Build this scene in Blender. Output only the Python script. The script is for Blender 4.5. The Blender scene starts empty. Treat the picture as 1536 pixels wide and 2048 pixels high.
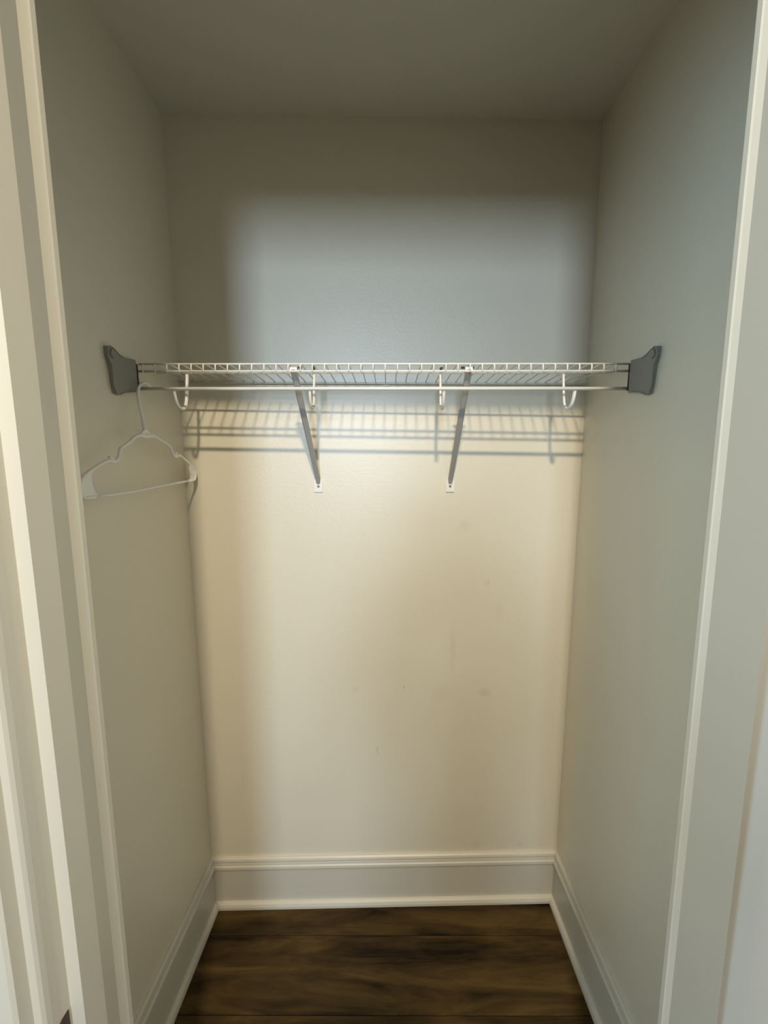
import bpy, bmesh, math, random
from mathutils import Vector, Matrix

# ------------------------------------------------------------------ camera, world, lights, exposure
C = bpy.context.scene.collection
SC = bpy.context.scene
rnd = random.Random(4)

CAM = Vector((0.0085, 0.0, 1.4894))
PITCH, YAW, ROLL = 0.12499, -0.001467, -0.00035
FOC = 739.88                                   # in pixels of a 1536 x 2048 frame
fw = Vector((math.sin(YAW) * math.cos(PITCH), math.cos(YAW) * math.cos(PITCH), -math.sin(PITCH)))
rt = fw.cross(Vector((0, 0, 1))).normalized()
up = rt.cross(fw)
rt, up = math.cos(ROLL) * rt + math.sin(ROLL) * up, -math.sin(ROLL) * rt + math.cos(ROLL) * up
cd = bpy.data.cameras.new('camera')
cam = bpy.data.objects.new('camera', cd)
C.objects.link(cam)
mw = Matrix((rt, up, -fw)).transposed().to_4x4()
mw.translation = CAM
cam.matrix_world = mw
cd.sensor_fit = 'VERTICAL'
cd.sensor_height = 36.0
cd.lens = FOC / 2048 * 36.0
cd.shift_x = -(774.45 - 768) / 2048
cd.shift_y = (1036.57 - 1024) / 2048
cd.clip_start = 0.02
SC.camera = cam

SC.view_settings.view_transform = 'Standard'
SC.view_settings.look = 'None'
SC.view_settings.gamma = 1.0
SC.view_settings.use_curve_mapping = False
SC.view_settings.exposure = -0.14

wd = bpy.data.worlds.new('sky')
SC.world = wd
wd.use_nodes = True
bg = wd.node_tree.nodes['Background']
bg.inputs['Color'].default_value = (0.75, 0.87, 1.0, 1)
bg.inputs['Strength'].default_value = 1.0

LAMP = Vector((0.05, -0.92, 3.06))            # warm ceiling lamp of the room, a short bar across
LAMP_W = 72.0
WIN_BACK = dict(x=(-0.64, 0.10), z=(1.60, 2.81), W=83.0)     # window in the rear wall of the room
WIN_LEFT = dict(y=(-1.10, -0.25), z=(1.30, 2.90), W=29.0)    # window in the left wall of the room


def area(name, loc, rot, sx, sy, W, col):
    l = bpy.data.lights.new(name, 'AREA')
    l.shape = 'RECTANGLE'
    l.size, l.size_y, l.energy, l.color = sx, sy, W, col
    o = bpy.data.objects.new(name, l)
    o.location = loc
    o.rotation_euler = rot
    C.objects.link(o)
    return o


RX0, RX1, RY0, RZ = -2.10, 2.10, -3.10, 3.14     # inside of the room the camera stands in
wb, wl = WIN_BACK, WIN_LEFT
area('daylight_rear', ((wb['x'][0] + wb['x'][1]) / 2, RY0 + 0.02, (wb['z'][0] + wb['z'][1]) / 2),
     (math.pi / 2, 0, 0), wb['x'][1] - wb['x'][0] - .1, wb['z'][1] - wb['z'][0] - .1, wb['W'], (0.64, 0.80, 1.0))
area('daylight_left', (RX0 + 0.02, (wl['y'][0] + wl['y'][1]) / 2, (wl['z'][0] + wl['z'][1]) / 2),
     (math.pi / 2, 0, -math.pi / 2), wl['y'][1] - wl['y'][0] - .1, wl['z'][1] - wl['z'][0] - .1, wl['W'], (0.45, 0.75, 1.0))
aim = (Vector((LAMP.x, -0.55, 0.0)) - LAMP).to_track_quat('-Z', 'X').to_euler()
lo = area('ceiling_lamp_bar', LAMP, aim, .095, .13, LAMP_W, (1.0, 0.84, 0.62))


# ------------------------------------------------------------------ materials
def nodes(m):
    m.use_nodes = True
    nt = m.node_tree
    return nt, nt.nodes['Principled BSDF']


def mat(name, col, rough=.5, metal=0., noise=0., nscale=8., bump=0., bscale=300., spec=.5):
    m = bpy.data.materials.new(name)
    nt, b = nodes(m)
    b.inputs['Roughness'].default_value = rough
    b.inputs['Metallic'].default_value = metal
    b.inputs['Specular IOR Level'].default_value = spec
    tc = nt.nodes.new('ShaderNodeTexCoord')
    n = nt.nodes.new('ShaderNodeTexNoise')
    n.inputs['Scale'].default_value = nscale
    n.inputs['Detail'].default_value = 4
    nt.links.new(tc.outputs['Object'], n.inputs['Vector'])
    mx = nt.nodes.new('ShaderNodeMix')
    mx.data_type = 'RGBA'
    mx.inputs['A'].default_value = (*[c * (1 - noise) for c in col], 1)
    mx.inputs['B'].default_value = (*[min(1, c * (1 + noise)) for c in col], 1)
    nt.links.new(n.outputs['Fac'], mx.inputs['Factor'])
    nt.links.new(mx.outputs['Result'], b.inputs['Base Color'])
    if bump:
        n2 = nt.nodes.new('ShaderNodeTexNoise')
        n2.inputs['Scale'].default_value = bscale
        nt.links.new(tc.outputs['Object'], n2.inputs['Vector'])
        bp = nt.nodes.new('ShaderNodeBump')
        bp.inputs['Strength'].default_value = bump
        bp.inputs['Distance'].default_value = .002
        nt.links.new(n2.outputs['Fac'], bp.inputs['Height'])
        nt.links.new(bp.outputs['Normal'], b.inputs['Normal'])
    return m


PAINT = (0.75, 0.70, 0.565)
M_wall = mat('wall_paint', PAINT, .40, spec=.9, noise=.015, nscale=3, bump=.15, bscale=120)
M_ceil = mat('ceiling_paint', (0.70, 0.66, 0.56), .8, noise=.015, nscale=3, bump=.2, bscale=150)
M_trim = mat('trim_paint', (0.60, 0.57, 0.48), .35, noise=.02, nscale=5)
M_room = mat('room_paint', (0.32, 0.30, 0.27), .7, noise=.02, nscale=3)
M_wire = mat('white_coated_wire', (0.83, 0.81, 0.75), .35, noise=.02)
M_grey = mat('grey_plastic', (0.27, 0.262, 0.23), .45, noise=.04)
M_black = mat('black_and_gap_shade', (0.02, 0.018, 0.012), .6)  # black parts, also painted shade for the bracket hollows and clip gaps
M_brace = mat('grey_enamelled_steel', (0.36, 0.355, 0.335), .45, noise=.04)
M_hang = mat('translucent_white_plastic', (0.90, 0.89, 0.85), .32, noise=.02)
M_steel = mat('screw_steel', (0.25, 0.24, 0.22), .3, metal=1.)
M_bronze = mat('dark_bronze', (0.06, 0.035, 0.02), .4, metal=.6)
M_door = mat('door_paint', (0.76, 0.73, 0.66), .4, noise=.02)
M_frame = mat('window_frame_paint', (0.8, 0.8, 0.78), .4)
M_glass = bpy.data.materials.new('window_glass')
nt, b = nodes(M_glass)
b.inputs['Transmission Weight'].default_value = 1
b.inputs['Roughness'].default_value = .02


def wall_stained():
    """satin wall paint with scuffs and smudges at their own places on the wall"""
    m = mat('wall_paint_scuffed', PAINT, .40, spec=.9, noise=.015, nscale=3, bump=.15, bscale=120)
    nt = m.node_tree
    b = nt.nodes['Principled BSDF']
    src = b.inputs['Base Color'].links[0].from_socket
    tc = nt.nodes.new('ShaderNodeTexCoord')
    wob = nt.nodes.new('ShaderNodeTexNoise')
    wob.inputs['Scale'].default_value = 40
    nt.links.new(tc.outputs['Object'], wob.inputs['Vector'])
    wm = nt.nodes.new('ShaderNodeVectorMath')
    wm.operation = 'MULTIPLY_ADD'
    wm.inputs[1].default_value = (.02, .02, .02)
    nt.links.new(wob.outputs['Color'], wm.inputs[0])
    nt.links.new(tc.outputs['Object'], wm.inputs[2])
    # x, z, half width, half height, strength
    for x, z, rx, rz, s in ((.323, 1.143, .012, .012, .10), (.327, .771, .026, .016, .13), (-.098, .785, .014, .008, .10),
                            (.061, .794, .004, .006, .25), (-.026, .567, .0035, .022, .16), (.217, .919, .012, .08, .08),
                            (.187, .773, .05, .03, .05), (.247, 1.326, .02, .02, .07), (.311, .205, .02, .02, .08),
                            (.468, .202, .014, .014, .10), (.33, .35, .012, .012, .08), (.36, 1.05, .02, .035, .05)):
        mp = nt.nodes.new('ShaderNodeMapping')
        mp.vector_type = 'TEXTURE'
        mp.inputs['Location'].default_value = (x + .01, 0, z + .01)
        mp.inputs['Scale'].default_value = (rx, 50, rz)
        nt.links.new(wm.outputs[0], mp.inputs['Vector'])
        ln = nt.nodes.new('ShaderNodeVectorMath')
        ln.operation = 'LENGTH'
        nt.links.new(mp.outputs[0], ln.inputs[0])
        mr = nt.nodes.new('ShaderNodeMapRange')
        mr.interpolation_type = 'SMOOTHSTEP'
        mr.inputs['From Min'].default_value = .2
        mr.inputs['From Max'].default_value = 1.3
        mr.inputs['To Min'].default_value = s
        mr.inputs['To Max'].default_value = 0
        nt.links.new(ln.outputs['Value'], mr.inputs['Value'])
        mx = nt.nodes.new('ShaderNodeMix')
        mx.data_type = 'RGBA'
        mx.inputs['B'].default_value = (.12, .10, .08, 1)
        nt.links.new(mr.outputs[0], mx.inputs['Factor'])
        nt.links.new(src, mx.inputs['A'])
        src = mx.outputs['Result']
    nt.links.new(src, b.inputs['Base Color'])
    return m


M_back = wall_stained()


def wood():
    m = bpy.data.materials.new('dark_oak_plank')
    nt, b = nodes(m)
    tc = nt.nodes.new('ShaderNodeTexCoord')
    oi = nt.nodes.new('ShaderNodeObjectInfo')
    ad = nt.nodes.new('ShaderNodeVectorMath')
    ad.operation = 'MULTIPLY_ADD'
    ad.inputs[1].default_value = (7, 5, 3)
    nt.links.new(oi.outputs['Random'], ad.inputs[0])
    nt.links.new(tc.outputs['Object'], ad.inputs[2])
    mp = nt.nodes.new('ShaderNodeMapping')
    mp.inputs['Scale'].default_value = (1.7, 11, 1)
    nt.links.new(ad.outputs[0], mp.inputs['Vector'])
    n = nt.nodes.new('ShaderNodeTexNoise')
    n.inputs['Scale'].default_value = 1.6
    n.inputs['Detail'].default_value = 9
    n.inputs['Roughness'].default_value = .62
    n.inputs['Distortion'].default_value = .6
    nt.links.new(mp.outputs[0], n.inputs['Vector'])
    cr = nt.nodes.new('ShaderNodeValToRGB')
    e = cr.color_ramp.elements
    e[0].position, e[0].color = .31, (.005, .0027, .001, 1)
    e[1].position, e[1].color = .72, (.115, .072, .022, 1)
    k = e.new(.5)
    k.color = (.052, .031, .0095, 1)
    nt.links.new(n.outputs['Fac'], cr.inputs['Fac'])
    nt.links.new(cr.outputs['Color'], b.inputs['Base Color'])
    b.inputs['Roughness'].default_value = .7
    b.inputs['Specular IOR Level'].default_value = .15
    bp = nt.nodes.new('ShaderNodeBump')
    bp.inputs['Strength'].default_value = .2
    bp.inputs['Distance'].default_value = .002
    nt.links.new(n.outputs['Fac'], bp.inputs['Height'])
    nt.links.new(bp.outputs['Normal'], b.inputs['Normal'])
    return m


M_wood = wood()


# ------------------------------------------------------------------ mesh helpers
def obj(name, bm, m, parent=None, smooth=False):
    me = bpy.data.meshes.new(name)
    bmesh.ops.recalc_face_normals(bm, faces=bm.faces)
    bm.to_mesh(me)
    bm.free()
    me.materials.append(m)
    if smooth:
        for p in me.polygons:
            p.use_smooth = True
    o = bpy.data.objects.new(name, me)
    C.objects.link(o)
    if parent:
        o.parent = parent
    return o


def local(o, loc):
    """move the object's origin to loc, keeping its geometry where it is (unparented or parent at origin)"""
    o.data.transform(Matrix.Translation(-Vector(loc)))
    o.location = loc
    return o


def struct(o):
    o['kind'] = 'structure'
    return o


def tag(o, label, cat, group=None):
    o['label'] = label
    o['category'] = cat
    if group:
        o['group'] = group
    return o


def thing(name, label, cat, loc, group=None):
    o = bpy.data.objects.new(name, None)
    o.empty_display_size = .05
    o.location = loc
    C.objects.link(o)
    return tag(o, label, cat, group)


def adopt(o, root):
    """child whose mesh was modelled in world coordinates"""
    o.data.transform(Matrix.Translation(-root.location))
    o.parent = root
    return o


def box(bm, x0, x1, y0, y1, z0, z1):
    v = [bm.verts.new((x, y, z)) for x in (x0, x1) for y in (y0, y1) for z in (z0, z1)]
    for f in ((0, 1, 3, 2), (4, 6, 7, 5), (0, 4, 5, 1), (2, 3, 7, 6), (0, 2, 6, 4), (1, 5, 7, 3)):
        bm.faces.new([v[i] for i in f])
    return v


def boxes(*bs):
    bm = bmesh.new()
    for q in bs:
        box(bm, *q)
    return bm


def prism(bm, pts, axis, a, b_, fn=None):
    """closed outline pts extruded between a and b_; axis z: pts are (x, y), axis x: pts are (y, z), axis y: (x, z)"""
    def P(p, t):
        if axis == 'z':
            q = (p[0], p[1], t)
        elif axis == 'x':
            q = (t, p[0], p[1])
        else:
            q = (p[0], t, p[1])
        return fn(q) if fn else q
    A = [bm.verts.new(P(p, a)) for p in pts]
    B = [bm.verts.new(P(p, b_)) for p in pts]
    n = len(pts)
    for i in range(n):
        bm.faces.new((A[i], A[(i + 1) % n], B[(i + 1) % n], B[i]))
    for ring in (A, B[::-1]):
        f = bm.faces.new(ring)
        bmesh.ops.triangulate(bm, faces=[f])


def tube(bm, pts, r, seg=8, squash=1.0):
    pts = [Vector(p) for p in pts]
    n = len(pts)
    rr = r if isinstance(r, (list, tuple)) else [r] * n
    t0 = (pts[1] - pts[0]).normalized()
    nrm = t0.orthogonal().normalized()
    rings = []
    for i, p in enumerate(pts):
        t = ((pts[min(i + 1, n - 1)] - p).normalized() + (p - pts[max(i - 1, 0)]).normalized()).normalized()
        nrm = (nrm - t * nrm.dot(t)).normalized()
        bn = t.cross(nrm)
        rings.append([bm.verts.new(p + (nrm * math.cos(a) + bn * math.sin(a) * squash) * rr[i])
                      for a in (2 * math.pi * k / seg for k in range(seg))])
    for i in range(n - 1):
        for k in range(seg):
            bm.faces.new((rings[i][k], rings[i][(k + 1) % seg], rings[i + 1][(k + 1) % seg], rings[i + 1][k]))
    bm.faces.new(rings[0][::-1])
    bm.faces.new(rings[-1])


def smooth_path(pts, sub=4):
    """Catmull-Rom through the points"""
    P = [Vector(p) for p in pts]
    P = [P[0] * 2 - P[1]] + P + [P[-1] * 2 - P[-2]]
    out = []
    for i in range(1, len(P) - 2):
        for s in range(sub):
            t = s / sub
            a, b, c, d = P[i - 1:i + 3]
            out.append(.5 * ((2 * b) + (c - a) * t + (2 * a - 5 * b + 4 * c - d) * t * t + (3 * b - a - 3 * c + d) * t ** 3))
    out.append(P[-2])
    return out


def disc_screw(y_face, x, z, r, root, nm='screw'):
    bm = bmesh.new()
    tube(bm, [(x, y_face, z), (x, y_face - .0015, z), (x, y_face - .003, z)], [r, r, r * .55], 10)
    return adopt(obj(nm, bm, M_steel), root)


# ------------------------------------------------------------------ the closet shell
D0, KB, HW, ML, H = 1.1263, 0.0198, 0.5972, -0.0136, 2.44


def Yb(x):
    return D0 + KB * x


def Xl(y):
    return -HW + ML * (D0 - y)


YF, YFR = .474, .4896                            # closet face of the front wall, left and right of the opening
bm = bmesh.new()
prism(bm, [(-HW - .1, Yb(-HW - .1)), (HW + .1, Yb(HW + .1)), (HW + .1, 1.30), (-HW - .1, 1.30)], 'z', -.02, H)
struct(obj('wall_back', bm, M_back))
bm = bmesh.new()
prism(bm, [(Xl(YF), YF), (Xl(1.115), Yb(-HW)), (Xl(1.115) - .1, Yb(-HW - .1)), (-.72, YF)], 'z', -.02, H)
struct(obj('wall_left', bm, M_wall))
bm = bmesh.new()
prism(bm, [(HW, YFR), (HW, Yb(HW)), (.70, Yb(.70)), (.70, YFR)], 'z', -.02, H)
struct(obj('wall_right', bm, M_wall))
struct(obj('ceiling', boxes((-.72, .72, YF, 1.3, H, H + .1)), M_ceil))

HEAD = 2.178
WALLF0 = .4015
struct(obj('wall_front', boxes((RX0 - .1, -.4200, WALLF0, YF, -.02, RZ), (.490, RX1 + .1, WALLF0, YFR, -.02, RZ),
                               (-.4200, .490, WALLF0, YF, HEAD + .018, RZ)), M_room))

# the rest of the room behind the camera
struct(obj('ceiling', boxes((RX0 - .1, RX1 + .1, RY0 - .1, WALLF0, RZ, RZ + .1)), M_ceil))
struct(obj('wall_rear', boxes((RX0 - .1, wb['x'][0], RY0 - .1, RY0, -.02, RZ), (wb['x'][1], RX1 + .1, RY0 - .1, RY0, -.02, RZ),
                              (wb['x'][0], wb['x'][1], RY0 - .1, RY0, -.02, wb['z'][0]),
                              (wb['x'][0], wb['x'][1], RY0 - .1, RY0, wb['z'][1], RZ)), M_room))
struct(obj('wall_side', boxes((RX0 - .1, RX0, RY0, wl['y'][0], -.02, RZ), (RX0 - .1, RX0, wl['y'][1], WALLF0, -.02, RZ),
                              (RX0 - .1, RX0, wl['y'][0], wl['y'][1], -.02, wl['z'][0]),
                              (RX0 - .1, RX0, wl['y'][0], wl['y'][1], wl['z'][1], RZ)), M_room))
struct(obj('wall_side', boxes((RX1, RX1 + .1, RY0, WALLF0, -.02, RZ)), M_room))
for nm, ax, (a0, a1), (z0, z1) in (('window_1', 'x', wb['x'], wb['z']), ('window_2', 'y', wl['y'], wl['z'])):
    bm = bmesh.new()

    def wbx(p0, p1, q0, q1, t0, t1):
        if ax == 'x':
            box(bm, p0, p1, RY0 - t1, RY0 - t0, q0, q1)
        else:
            box(bm, RX0 - t1, RX0 - t0, p0, p1, q0, q1)
    for s in ((a0, a1, z0, z0 + .05), (a0, a1, z1 - .05, z1), (a0, a0 + .05, z0 + .05, z1 - .05), (a1 - .05, a1, z0 + .05, z1 - .05),
              (a0 + .05, a1 - .05, (z0 + z1) / 2 - .015, (z0 + z1) / 2 + .015)):
        wbx(*s, .02, .09)
    w = struct(obj(nm, bm, M_frame))
    bm = bmesh.new()
    wbx(a0 + .05, a1 - .05, z0 + .05, z1 - .05, .05, .054)
    obj('pane', bm, M_glass, w)

# floor: base slab with separate planks laid across it
fl = struct(obj('floor', boxes((RX0, RX1, RY0, 1.25, -.03, -.004)), M_wood))
PW, PL = .178, 1.22
SEAM = .843
row0 = SEAM - PW * 22
meshes = {}
for i in range(26):
    y0 = row0 + i * PW
    if y0 >= 1.126 or y0 + PW < RY0:
        continue
    x = -PL * 3 - .62 + (.0, .41, .17, -.2)[i % 4] * (0 if y0 + PW > .75 else 1)
    while x < RX1:
        xa, xb, ya, yb = max(x, RX0), min(x + PL, RX1), max(y0, RY0), min(y0 + PW, 1.22)
        x += PL
        if yb > WALLF0 and (xb < -.62 or xa > .62):
            continue
        if yb > WALLF0:
            xa, xb = max(xa, -.66), min(xb, .66)
        if xb - xa < .02 or yb - ya < .02:
            continue
        key = (round(xb - xa, 3), round(yb - ya, 3))
        if key not in meshes:
            hx, hy, c = key[0] / 2 - .0006, key[1] / 2 - .0006, .0015
            bm = bmesh.new()
            A = [bm.verts.new(v) for v in ((-hx, -hy, -.006), (hx, -hy, -.006), (hx, hy, -.006), (-hx, hy, -.006))]
            B = [bm.verts.new(v) for v in ((-hx, -hy, -c), (hx, -hy, -c), (hx, hy, -c), (-hx, hy, -c))]
            T = [bm.verts.new(v) for v in ((-hx + c, -hy + c, 0), (hx - c, -hy + c, 0), (hx - c, hy - c, 0), (-hx + c, hy - c, 0))]
            for q in range(4):
                r_ = (q + 1) % 4
                bm.faces.new((A[q], A[r_], B[r_], B[q]))
                bm.faces.new((B[q], B[r_], T[r_], T[q]))
            bm.faces.new(T)
            bm.faces.new(A[::-1])
            o = obj('plank', bm, M_wood, fl)
            meshes[key] = o.data
        else:
            o = bpy.data.objects.new('plank', meshes[key])
            C.objects.link(o)
            o.parent = fl
        o.location = ((xa + xb) / 2, (ya + yb) / 2, 0)

# baseboards with a stepped cap and a quarter round shoe
BASE = [(0, 0), (.028, 0), (.0275, .008), (.024, .0155), (.0175, .019), (.0135, .020), (.0135, .138), (.0165, .1405), (.0175, .146),
        (.0165, .1535), (.0135, .1565), (.0125, .162), (.0115, .1645), (.0115, .170), (.0095, .1755), (.005, .1785), (0, .1785)]


def moulding(name, p0, p1, nin, trim0=1, trim1=1):
    """run the profile from p0 to p1 with mitred inner corners"""
    p0, p1, nin = Vector((*p0, 0)), Vector((*p1, 0)), Vector((*nin, 0))
    d = (p1 - p0).normalized()
    bm = bmesh.new()
    A = [bm.verts.new(p0 + nin * a + d * a * trim0 + Vector((0, 0, z))) for a, z in BASE]
    B = [bm.verts.new(p1 + nin * a - d * a * trim1 + Vector((0, 0, z))) for a, z in BASE]
    n = len(BASE)
    for i in range(n):
        bm.faces.new((A[i], A[(i + 1) % n], B[(i + 1) % n], B[i]))
    bm.faces.new(A)
    bm.faces.new(B[::-1])
    return struct(obj(name, bm, M_trim))


moulding('baseboard_back', (-HW, Yb(-HW)), (HW, Yb(HW)), (0, -1))
moulding('baseboard_left', (Xl(YF), YF), (-HW, Yb(-HW)), (1, 0), 0, 1)
moulding('baseboard_right', (HW, Yb(HW)), (HW, YFR), (-1, 0), 1, 0)

# ------------------------------------------------------------------ door frame
cx = CAM.x


def lean(amount, side):
    def f(q):
        return (q[0] + side * amount * (q[2] - 1.45), q[1], q[2])
    return f


LJ = [(.3936, .400), (.3905, .4282), (.3945, .4534), (.3918, .4640), (.3910, .4665), (.3906, .4725), (.3945, .4755), (.3945, .4776), (.4180, .4776), (.4180, .400)]
bm = bmesh.new()
prism(bm, [(cx - a, y) for a, y in LJ], 'z', 0, HEAD, lean(.006, 1))
struct(obj('trim_1', bm, M_trim))
LC = [(.4112, .400), (.4113, .394), (.4118, .386), (.4127, .378), (.4140, .3725), (.4163, .3690), (.4190, .3680), (.4245, .3680), (.4265, .3695),
      (.4270, .3640), (.4283, .3560), (.4320, .3530), (.4560, .3520), (.4840, .3560), (.4900, .3600), (.4930, .3680), (.4930, .400)]
bm = bmesh.new()
prism(bm, [(cx - a, y) for a, y in LC], 'z', 0, HEAD + .01, lean(.006, 1))
cas = struct(obj('trim_2', bm, M_trim))
# small dark plate with a curved edge on the casing
bm = bmesh.new()
prism(bm, [(.3740, .735), (.3965, .735), (.3965, .797), (.3880, .797), (.3830, .795), (.3780, .788), (.3740, .775)], 'x', cx - .4215, cx - .4143)
lp = obj('latch_plate', bm, M_bronze, cas)
lp['label'] = 'dark brown latch plate with a curved edge'

RJ = [(.425, .400), (.425, .4696), (.4223, .4765), (.4212, .4785), (.4208, .4843), (.426, .4880), (.426, .4908), (.4990, .4908), (.4990, .430), (.4292, .430)]
bm = bmesh.new()
prism(bm, [(cx + a, y) for a, y in RJ], 'z', 0, HEAD, lean(.010, -1))
struct(obj('trim_3', bm, M_trim))
struct(obj('trim_4', boxes((-.4045, .490, WALLF0 + .001, YF, HEAD, HEAD + .018), (-.385, .425, .464, .488, HEAD - .010, HEAD)), M_trim))
struct(obj('trim_5', boxes((cx - .493, .50, .365, .399, HEAD + .012, HEAD + .075)), M_trim))

# open door leaf on the right jamb
d = struct(obj('door_1', boxes((cx + .4455, cx + .4805, -.34, .424, .012, HEAD - .006)), M_door))
for z0, z1 in ((.22, .86), (1.02, 2.02)):
    bm = boxes((cx + .4425, cx + .4455, -.22, -.20, z0, z1), (cx + .4425, cx + .4455, .28, .30, z0, z1),
               (cx + .4425, cx + .4455, -.20, .28, z0, z0 + .02), (cx + .4425, cx + .4455, -.20, .28, z1 - .02, z1))
    obj('door_panel', bm, M_door, d)
bm = bmesh.new()
tube(bm, [(cx + .4455, -.28, .95), (cx + .438, -.28, .95), (cx + .425, -.28, .95), (cx + .41, -.28, .95), (cx + .39, -.28, .95), (cx + .385, -.28, .95)],
     [.03, .028, .012, .022, .027, .015], 16)
obj('door_knob', bm, M_bronze, d, True)

# ------------------------------------------------------------------ wire shelf with hanging rod
YS, ZD, ZL, ZR = .933, 1.7497, 1.7307, 1.6904
YROD = .9345


def Yr(x):
    return Yb(x) - .0065


shelf = thing('wire_shelf', 'white wire closet shelf with a hanging rod below its front edge, across the back wall', 'shelf', (0, 1.03, ZD))
xl, xr = Xl(YS) + .006, HW - .006
for nm, y, z, r in (('front_rail', YS, ZD - .002, .0026), ('lip_rail', YS - .001, ZL, .0028), ('middle_rail', 1.003, ZD - .0045, .0024)):
    bm = bmesh.new()
    tube(bm, [(xl, y, z), (0, y, z), (xr, y, z)], r, 8)
    adopt(obj(nm, bm, M_wire, smooth=True), shelf)
bm = bmesh.new()
tube(bm, [(xl, Yr(xl), ZD - .0045), (xr, Yr(xr), ZD - .0045)], .003, 8)
adopt(obj('rear_rail', bm, M_wire, smooth=True), shelf)
pitch = 22.97 * YS * math.cos(PITCH) / FOC * 1.018
x = -.5535 - 2 * pitch
k = 0
while x < HW - .012:
    bm = bmesh.new()
    yr = Yr(x)
    tube(bm, [(x, yr, ZD), (x, YS + .006, ZD), (x, YS + .0005, ZD - .0015), (x, YS - .0035, ZD - .006), (x, YS - .0035, ZL - .003)], .0017, 6)
    adopt(obj('deck_wire', bm, M_wire, smooth=True), shelf)
    x += pitch
    k += 1
bm = bmesh.new()
tube(bm, [(xl, YROD, ZR), (0, YROD, ZR), (xr, YROD, ZR)], .0042, 12)
adopt(obj('hanging_rod', bm, M_wire, smooth=True), shelf)
for hx in (-.515, -.183, .146, .4665):
    p = [(hx, 1.003, ZD - .0085), (hx, 1.003, ZD - .015), (hx, 1.001, ZD - .028), (hx, .996, ZR), (hx, .990, ZR - .024), (hx, .980, ZR - .0375),
         (hx, .966, ZR - .042), (hx, .952, ZR - .036), (hx, .943, ZR - .022), (hx, .9385, ZR - .006), (hx, .937, ZR)]
    bm = bmesh.new()
    tube(bm, smooth_path(p, 3), .0042, 8, .75)
    adopt(obj('rod_hook', bm, M_wire, smooth=True), shelf)

# dark plastic caps where the two middle hooks grip the middle rail
for hx in (-.183, .146):
    bm = boxes((hx - .003, hx + .003, .985, 1.000, ZD + .001, ZD + .012)) if hx < 0 else boxes((hx - .003, hx + .003, .985, 1.000, ZD + .001, ZD + .005))
    c = adopt(obj('hook_cap', bm, M_black), shelf)
    c['label'] = 'small black cap above a rod hook'

# rear wall clip in the middle
wc = thing('wall_clip', 'small white wall clip with a bright screw, under the rear shelf wire', 'clip', (.005, Yb(0), 1.7475))
bm = bmesh.new()
prism(bm, [(-.0035, 1.738), (.0135, 1.738), (.0135, 1.750), (.010, 1.7575), (0, 1.7575), (-.0035, 1.750)], 'y', Yb(0) - .0028, Yb(0))
adopt(obj('clip_body', bm, M_wire), wc)
bm = bmesh.new()
tube(bm, [(.005, Yb(0) - .0028, 1.7455), (.005, Yb(0) - .0045, 1.7455), (.005, Yb(0) - .0055, 1.7455)], [.0035, .0033, .002], 10)
adopt(obj('screw', bm, M_wire), wc)

# diagonal braces
for lab, xt, xb in (('grey diagonal shelf brace left of centre, screwed to the back wall under the shelf', -.2215, -.2008),
                    ('grey diagonal shelf brace right of centre, screwed to the back wall under the shelf', .2065, .1980)):
    yw = Yb(xb)
    br = thing('shelf_brace', lab, 'brace', (xb, yw, 1.428), 'diagonal braces under the wire shelf')
    # strut: bent steel strip of shallow channel section
    path = [Vector((xt, YS + .006, ZD - .012)), Vector((xt + (xb - xt) * .06, YS + .018, ZD - .030)), Vector((xt + (xb - xt) * .5, YS + .105, 1.590)),
            Vector((xb, yw - .010, 1.468)), Vector((xb, yw - .004, 1.455))]
    bm = bmesh.new()
    w = [.0075, .0078, .0076, .0068, .0055]
    secs = []
    for i, p in enumerate(path):
        t = (path[min(i + 1, 4)] - path[max(i - 1, 0)]).normalized()
        sx = Vector((1, 0, 0))
        nn = t.cross(sx).normalized()
        if nn.y > 0:
            nn = -nn                                 # towards the room
        secs.append([bm.verts.new(p + sx * a * w[i] + nn * b_) for a, b_ in ((-1, -.004), (-1, .0005), (-.55, .003), (.55, .003), (1, .0005), (1, -.004), (.7, -.004), (.5, -.0005), (-.5, -.0005), (-.7, -.004))])
    for i in range(4):
        for q in range(10):
            bm.faces.new((secs[i][q], secs[i][(q + 1) % 10], secs[i + 1][(q + 1) % 10], secs[i + 1][q]))
    for s in (secs[0][::-1], secs[-1]):
        bmesh.ops.triangulate(bm, faces=[bm.faces.new(s)])
    adopt(obj('strut', bm, M_brace), br)
    # foot plate
    bm = bmesh.new()
    prism(bm, [(xb - .012, 1.4285), (xb + .012, 1.4285), (xb + .0125, 1.431), (xb + .0125, 1.462), (xb + .009, 1.4665), (xb - .009, 1.4665), (xb - .0125, 1.462), (xb - .0125, 1.431)],
          'y', yw - .004, yw - .0002)
    adopt(obj('foot_plate', bm, M_wire), br)
    disc_screw(yw - .004, xb, 1.446, .0034, br)
    # saddle that clips over the front wires
    bm = bmesh.new()
    prism(bm, [(YS + .0045, ZL + .004), (YS + .016, ZL + .002), (YS + .020, ZD - .007), (YS + .014, ZD - .003), (YS + .0045, ZD - .006)], 'x', xt - .009, xt + .009)
    adopt(obj('top_clip', bm, M_wire), br)
    bm = boxes((xt - .016, xt + .016, YS + .021, YS + .026, ZD - .0065, ZD - .002))  # solid black bar painted in as the shade of a gap behind the clip
    adopt(obj('top_clip_gap_shade', bm, M_black), br)

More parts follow.
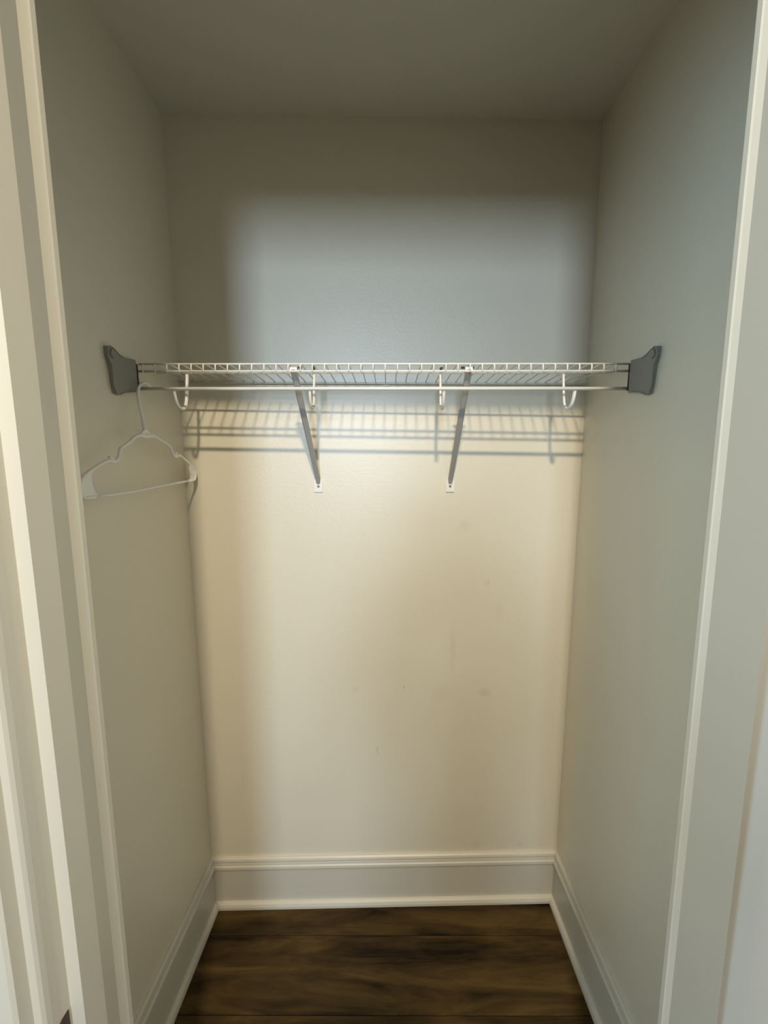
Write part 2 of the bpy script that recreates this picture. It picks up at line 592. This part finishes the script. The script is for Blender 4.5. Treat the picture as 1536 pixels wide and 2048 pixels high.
# end brackets on the side walls
LB = [(.831, 1.757), (.840, 1.7605), (.852, 1.757), (.866, 1.750), (.880, 1.7475), (.9185, 1.7515), (.9185, 1.679), (.905, 1.6765),
      (.872, 1.668), (.856, 1.660), (.846, 1.6615), (.8425, 1.680), (.838, 1.720), (.832, 1.737)]
for side, lab in ((-1, 'dark grey plastic end bracket holding the shelf on the left wall, above the hanger'),
                  (1, 'grey plastic end bracket holding the shelf on the right wall')):
    xw = Xl(.88) if side < 0 else HW
    rb = thing('end_bracket', lab, 'bracket', (xw, .88, 1.66), 'end brackets of the wire shelf')
    out = [(y - (.0 if side < 0 else -.004), z) for y, z in LB]
    bm = bmesh.new()
    prism(bm, out, 'x', xw, xw - side * .0085)
    bmesh.ops.bevel(bm, geom=[e for e in bm.edges if all(abs(v.co.x - (xw - side * .0085)) < 1e-5 for v in e.verts) and len(e.link_faces) == 2
                              and abs(e.link_faces[0].normal.dot(e.link_faces[1].normal)) < .9], offset=.0018, segments=2, affect='EDGES')
    adopt(obj('bracket_body', bm, M_grey), rb)
    # raised screw ear
    bm = bmesh.new()
    y0 = .836 if side < 0 else .840
    prism(bm, [(y0, 1.741), (y0 + .004, 1.754), (y0 + .013, 1.754), (y0 + .024, 1.7475), (y0 + .020, 1.739), (y0 + .008, 1.735)], 'x', xw - side * .008, xw - side * .0115)
    adopt(obj('screw_ear', bm, M_grey), rb)
    # solid black block, painted as the shade inside the hollow bracket end
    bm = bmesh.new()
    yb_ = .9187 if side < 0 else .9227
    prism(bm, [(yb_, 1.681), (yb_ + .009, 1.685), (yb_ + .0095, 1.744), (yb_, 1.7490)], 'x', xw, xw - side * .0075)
    s_ = adopt(obj('wire_slot_shade', bm, M_black), rb)
    s_['label'] = 'black block painted as the shade in the hollow edge of the bracket'

# ------------------------------------------------------------------ plastic hanger
HP = (-.572, .03, .69)


def hp(y, z, dx=0.):
    return Vector((HP[0] + HP[1] * (y - HP[2]) + dx, y, z))


hg = thing('clothes_hanger', 'white plastic clothes hanger hooked on the left end of the hanging rod', 'hanger', hp(.888, 1.440))
bm = bmesh.new()
hook = [hp(.955, 1.690, -.018), hp(.953, 1.698, -.018), hp(.944, 1.7035, -.018), hp(.932, 1.7035, -.0175), hp(.917, 1.697, -.017), hp(.906, 1.684, -.016), hp(.900, 1.668, -.0145), hp(.8985, 1.650, -.012),
        hp(.8975, 1.625, -.008), hp(.896, 1.605, -.004), hp(.894, 1.588, 0)]
hk = smooth_path(hook, 4)
tube(bm, hk, [.0028] + [.0033] * (len(hk) - 9) + [.0036, .0038, .004, .0042, .0044, .0046, .005, .0055], 10)
adopt(obj('hook', bm, M_hang, smooth=True), hg)
shoulders = {
    'near': [(.897, 1.578), (.878, 1.5745), (.863, 1.5705), (.850, 1.5635), (.836, 1.5535), (.822, 1.5460), (.8105, 1.5400), (.8060, 1.5310), (.8030, 1.5220), (.7960, 1.5140), (.7880, 1.5105), (.7800, 1.5115),
             (.770, 1.5120), (.750, 1.5040), (.730, 1.4935), (.715, 1.4850), (.704, 1.4760), (.6975, 1.4640), (.6970, 1.4520), (.7020, 1.4420), (.712, 1.4395), (.732, 1.4405)],
    'far': [(.897, 1.578), (.912, 1.5775), (.928, 1.5755), (.947, 1.5695), (.966, 1.5635), (.980, 1.5570), (.989, 1.5510), (.9935, 1.5430), (.9975, 1.5360), (1.004, 1.5310), (1.012, 1.5300), (1.020, 1.5325),
            (1.030, 1.5330), (1.050, 1.5235), (1.068, 1.5140), (1.082, 1.5050), (1.0935, 1.4950), (1.0985, 1.4840), (1.0975, 1.4730), (1.091, 1.4660), (1.078, 1.4640), (1.058, 1.4635)]}
for key in ('near', 'far'):
    bm = bmesh.new()
    tube(bm, smooth_path([hp(*p) for p in shoulders[key]], 2), .0036, 8)
    adopt(obj('shoulder', bm, M_hang, smooth=True), hg)
    bm = bmesh.new()
    tip = [hp(.787, 1.513), hp(.779, 1.5175), hp(.775, 1.5205)] if key == 'near' else [hp(1.0125, 1.532), hp(1.0125, 1.537), hp(1.012, 1.5425)]
    tube(bm, tip, [.0036, .0034, .0024], 8)
    adopt(obj('strap_notch', bm, M_hang, smooth=True), hg)
    # flat web in the rounded end
    web = [(.704, 1.476), (.716, 1.484), (.7285, 1.489), (.7265, 1.478), (.7260, 1.466), (.7300, 1.452), (.7400, 1.4415), (.712, 1.4395), (.702, 1.4420), (.697, 1.452), (.6975, 1.464)] if key == 'near' else \
          [(1.068, 1.513), (1.082, 1.505), (1.0935, 1.495), (1.0985, 1.484), (1.0975, 1.473), (1.091, 1.466), (1.060, 1.4635), (1.069, 1.470), (1.073, 1.480), (1.074, 1.492), (1.071, 1.504)]
    bm = bmesh.new()
    A = [bm.verts.new(hp(y, z, -.0012)) for y, z in web]
    B = [bm.verts.new(hp(y, z, .0012)) for y, z in web]
    for i in range(len(web)):
        j = (i + 1) % len(web)
        bm.faces.new((A[i], A[j], B[j], B[i]))
    for ring in (A[::-1], B):
        bmesh.ops.triangulate(bm, faces=[bm.faces.new(ring)])
    adopt(obj('end_web', bm, M_hang), hg)
bm = bmesh.new()
tube(bm, smooth_path([hp(.730, 1.4405), hp(.833, 1.4450), hp(.935, 1.4540), hp(1.060, 1.4635)], 4), .0030, 8)
adopt(obj('trouser_bar', bm, M_hang, smooth=True), hg)
bm = bmesh.new()
neck = [(.894, 1.592), (.887, 1.586), (.876, 1.5765), (.868, 1.571), (.894, 1.5695), (.922, 1.573), (.912, 1.5785), (.902, 1.586)]
A = [bm.verts.new(hp(y, z, -.002)) for y, z in neck]
B = [bm.verts.new(hp(y, z, .002)) for y, z in neck]
for i in range(len(neck)):
    j = (i + 1) % len(neck)
    bm.faces.new((A[i], A[j], B[j], B[i]))
for ring in (A[::-1], B):
    bmesh.ops.triangulate(bm, faces=[bm.faces.new(ring)])
adopt(obj('neck_web', bm, M_hang), hg)

# ------------------------------------------------------------------ ceiling lamp of the room
cl = thing('ceiling_light', 'short bar lamp on the ceiling of the room outside the closet', 'lamp', (LAMP.x, LAMP.y, RZ))
adopt(obj('lamp_base', boxes((LAMP.x - .13, LAMP.x + .13, LAMP.y - .07, LAMP.y - .01, LAMP.z + .045, RZ)), M_frame), cl)
bm = bmesh.new()
tube(bm, [(LAMP.x - .12, LAMP.y - .035, LAMP.z + .03), (LAMP.x, LAMP.y - .035, LAMP.z + .03), (LAMP.x + .12, LAMP.y - .035, LAMP.z + .03)], .02, 14)
adopt(obj('lamp_tube', bm, M_frame, smooth=True), cl)

# ------------------------------------------------------------------ the person taking the picture (behind the camera; throws the soft shadow on the back wall)
M_skin = mat('skin', (.55, .36, .27), .5)
M_top = mat('dark_sweater', (.05, .055, .075), .8, noise=.1, nscale=60)
M_jean = mat('blue_jeans', (.05, .07, .12), .8, noise=.15, nscale=80)
M_hair = mat('dark_hair', (.03, .02, .015), .6)
M_shoe = mat('dark_shoe', (.04, .04, .04), .5)
PX, PY = .085, -.37
person = thing('person', 'person in a dark sweater and jeans holding up a phone behind the camera', 'person', (PX, PY, 0))


def skinned(name, V, E_, m, parent, root=0, sub=1):
    me = bpy.data.meshes.new(name)
    me.from_pydata([v[0] for v in V], E_, [])
    o = bpy.data.objects.new(name, me)
    C.objects.link(o)
    md = o.modifiers.new('skin', 'SKIN')
    md.use_smooth_shade = True
    for i, v in enumerate(V):
        sv = me.skin_vertices[0].data[i]
        sv.radius = v[1] if isinstance(v[1], tuple) else (v[1], v[1])
        sv.use_root = (i == root)
    o.modifiers.new('sub', 'SUBSURF').levels = sub
    o.modifiers['sub'].render_levels = sub
    me.materials.append(m)
    o.parent = parent
    return o


hz = .0
wr_r, wr_l = (-.020, .300, 1.435), (-.150, .300, 1.435)     # wrists under the phone, relative to the person
BV = [((0, 0, .86), (.155, .115)), ((0, .005, .97), (.130, .095)), ((0, .0, 1.12), (.150, .105)), ((0, -.01, 1.27), (.150, .095)),
      ((0, -.005, 1.355), (.075, .07)), ((0, .01, 1.41), (.048, .050)), ((0, .025, 1.47), (.058, .075)), ((0, .020, 1.55), (.074, .092)), ((0, .010, 1.61), (.055, .070)),
      ((.170, -.01, 1.290), .055), ((.225, .06, 1.08), .043), ((.11, .20, 1.25), .036), (wr_r, .026),
      ((-.170, -.01, 1.290), .055), ((-.245, .06, 1.08), .043), ((-.20, .20, 1.25), .036), (wr_l, .026),
      ((.090, .0, .78), .088), ((.095, .015, .47), .060), ((.100, .0, .25), .052), ((.100, -.01, .085), .036), ((.105, .09, .035), .036),
      ((-.090, .0, .78), .088), ((-.095, .015, .47), .060), ((-.100, .0, .25), .052), ((-.100, -.01, .085), .036), ((-.105, .09, .035), .036)]
ZS = 1.05
BV = [((p_[0], p_[1], p_[2] * (ZS if i_ not in (12, 16) else 1)), r_) for i_, (p_, r_) in enumerate(BV)]
BE = [(0, 1), (1, 2), (2, 3), (3, 4), (4, 5), (5, 6), (6, 7), (7, 8), (3, 9), (9, 10), (10, 11), (11, 12), (3, 13), (13, 14), (14, 15), (15, 16),
      (0, 17), (17, 18), (18, 19), (19, 20), (20, 21), (0, 22), (22, 23), (23, 24), (24, 25), (25, 26)]
body = skinned('body', BV, BE, M_top, person)
# trousers, face colour and shoes by height on the same continuous body
nt, b = nodes(M_top)
geo = nt.nodes.new('ShaderNodeNewGeometry')
sp = nt.nodes.new('ShaderNodeSeparateXYZ')
nt.links.new(geo.outputs['Position'], sp.inputs[0])
rp = nt.nodes.new('ShaderNodeValToRGB')
rp.color_ramp.interpolation = 'CONSTANT'
e = rp.color_ramp.elements
e[0].position, e[0].color = 0, (.03, .03, .03, 1)
e[1].position, e[1].color = .05, (.05, .07, .12, 1)
for p_, c_ in ((.545, (.05, .055, .075, 1)), (.828, (.55, .36, .27, 1))):
    q = e.new(p_)
    q.color = c_
mth = nt.nodes.new('ShaderNodeMath')
mth.operation = 'DIVIDE'
mth.inputs[1].default_value = 1.785
nt.links.new(sp.outputs['Z'], mth.inputs[0])
nt.links.new(mth.outputs[0], rp.inputs['Fac'])
nt.links.new(rp.outputs['Color'], b.inputs['Base Color'])
bm = bmesh.new()
bmesh.ops.create_uvsphere(bm, u_segments=20, v_segments=12, radius=1)
for v in bm.verts:
    x_, y_, z_ = v.co
    v.co = (x_ * .088, y_ * .100 - .004 if y_ < .3 else y_ * .085 - .002, 1.555 + z_ * (.092 if z_ > 0 or y_ > .1 else .17))
    if y_ > .1 and z_ < .35:
        v.co.y = .02
hair = obj('hair', bm, M_hair, person, True)
hair.location.z = 1.56 * (ZS - 1)
for sx in (-1, 1):
    bm = bmesh.new()
    bmesh.ops.create_uvsphere(bm, u_segments=10, v_segments=8, radius=.011)
    bmesh.ops.translate(bm, vec=(sx * .03, .104, 1.535), verts=bm.verts)
    obj('eye', bm, M_frame, person, True).location.z = 1.56 * (ZS - 1)
    bm = bmesh.new()
    tube(bm, [(sx * .080, .005, 1.555), (sx * .088, -.004, 1.548), (sx * .088, .0, 1.528), (sx * .078, .010, 1.512)], [.008, .012, .010, .005], 8)
    obj('ear', bm, M_skin, person, True).location.z = 1.56 * (ZS - 1)
bm = bmesh.new()
tube(bm, [(0, .106, 1.545), (0, .118, 1.525), (0, .124, 1.508), (0, .110, 1.500)], [.006, .009, .012, .008], 8)
obj('nose', bm, M_skin, person, True).location.z = 1.56 * (ZS - 1)
bm = bmesh.new()
tube(bm, [(-.022, .098, 1.475), (0, .106, 1.474), (.022, .098, 1.475)], [.003, .007, .003], 8)
obj('mouth', bm, mat('lips', (.45, .18, .16), .5), person, True).location.z = 1.56 * (ZS - 1)
phx, phy = CAM.x - PX, -.020 - PY
for sx, wr in ((1, wr_r), (-1, wr_l)):
    bm = bmesh.new()
    ex = phx + sx * .038
    tube(bm, [wr, (ex, phy - .026, 1.452), (ex, phy - .020, 1.480), (ex, phy - .018, 1.505)], [.022, .026, .028, .018], 10, .6)
    for f, (z_, ln) in enumerate(((1.512, .95), (1.494, 1.05), (1.476, 1.0), (1.459, .8))):
        tube(bm, smooth_path([(ex + sx * .004, phy - .020, z_), (ex + sx * .016, phy - .008, z_ + .003), (ex + sx * .010, phy + .0075, z_ + .004),
                              (ex - sx * .012 * ln, phy + .0125, z_ + .004)], 3), .0075 - .0005 * f, 8)
    tube(bm, smooth_path([(ex, phy - .030, 1.462), (ex - sx * .004, phy - .032, 1.482), (ex - sx * .014, phy - .022, 1.500), (ex - sx * .022, phy - .0145, 1.512)], 3), .0085, 8)
    obj('hand', bm, M_skin, person, True)
phone = thing('phone', 'black phone held up in both hands by the person behind the camera', 'phone', (CAM.x, -.020, 1.445))
bm = boxes((CAM.x - .036, CAM.x + .036, -.0235, -.0165, 1.430, 1.515))
bmesh.ops.bevel(bm, geom=list(bm.edges), offset=.003, segments=2, affect='EDGES')
adopt(obj('phone_body', bm, M_black), phone)
bm = bmesh.new()
tube(bm, [(CAM.x, -.0166, 1.489), (CAM.x, -.0150, 1.489), (CAM.x, -.0148, 1.489)], [.006, .006, .004], 12)
adopt(obj('camera_lens', bm, M_steel), phone)
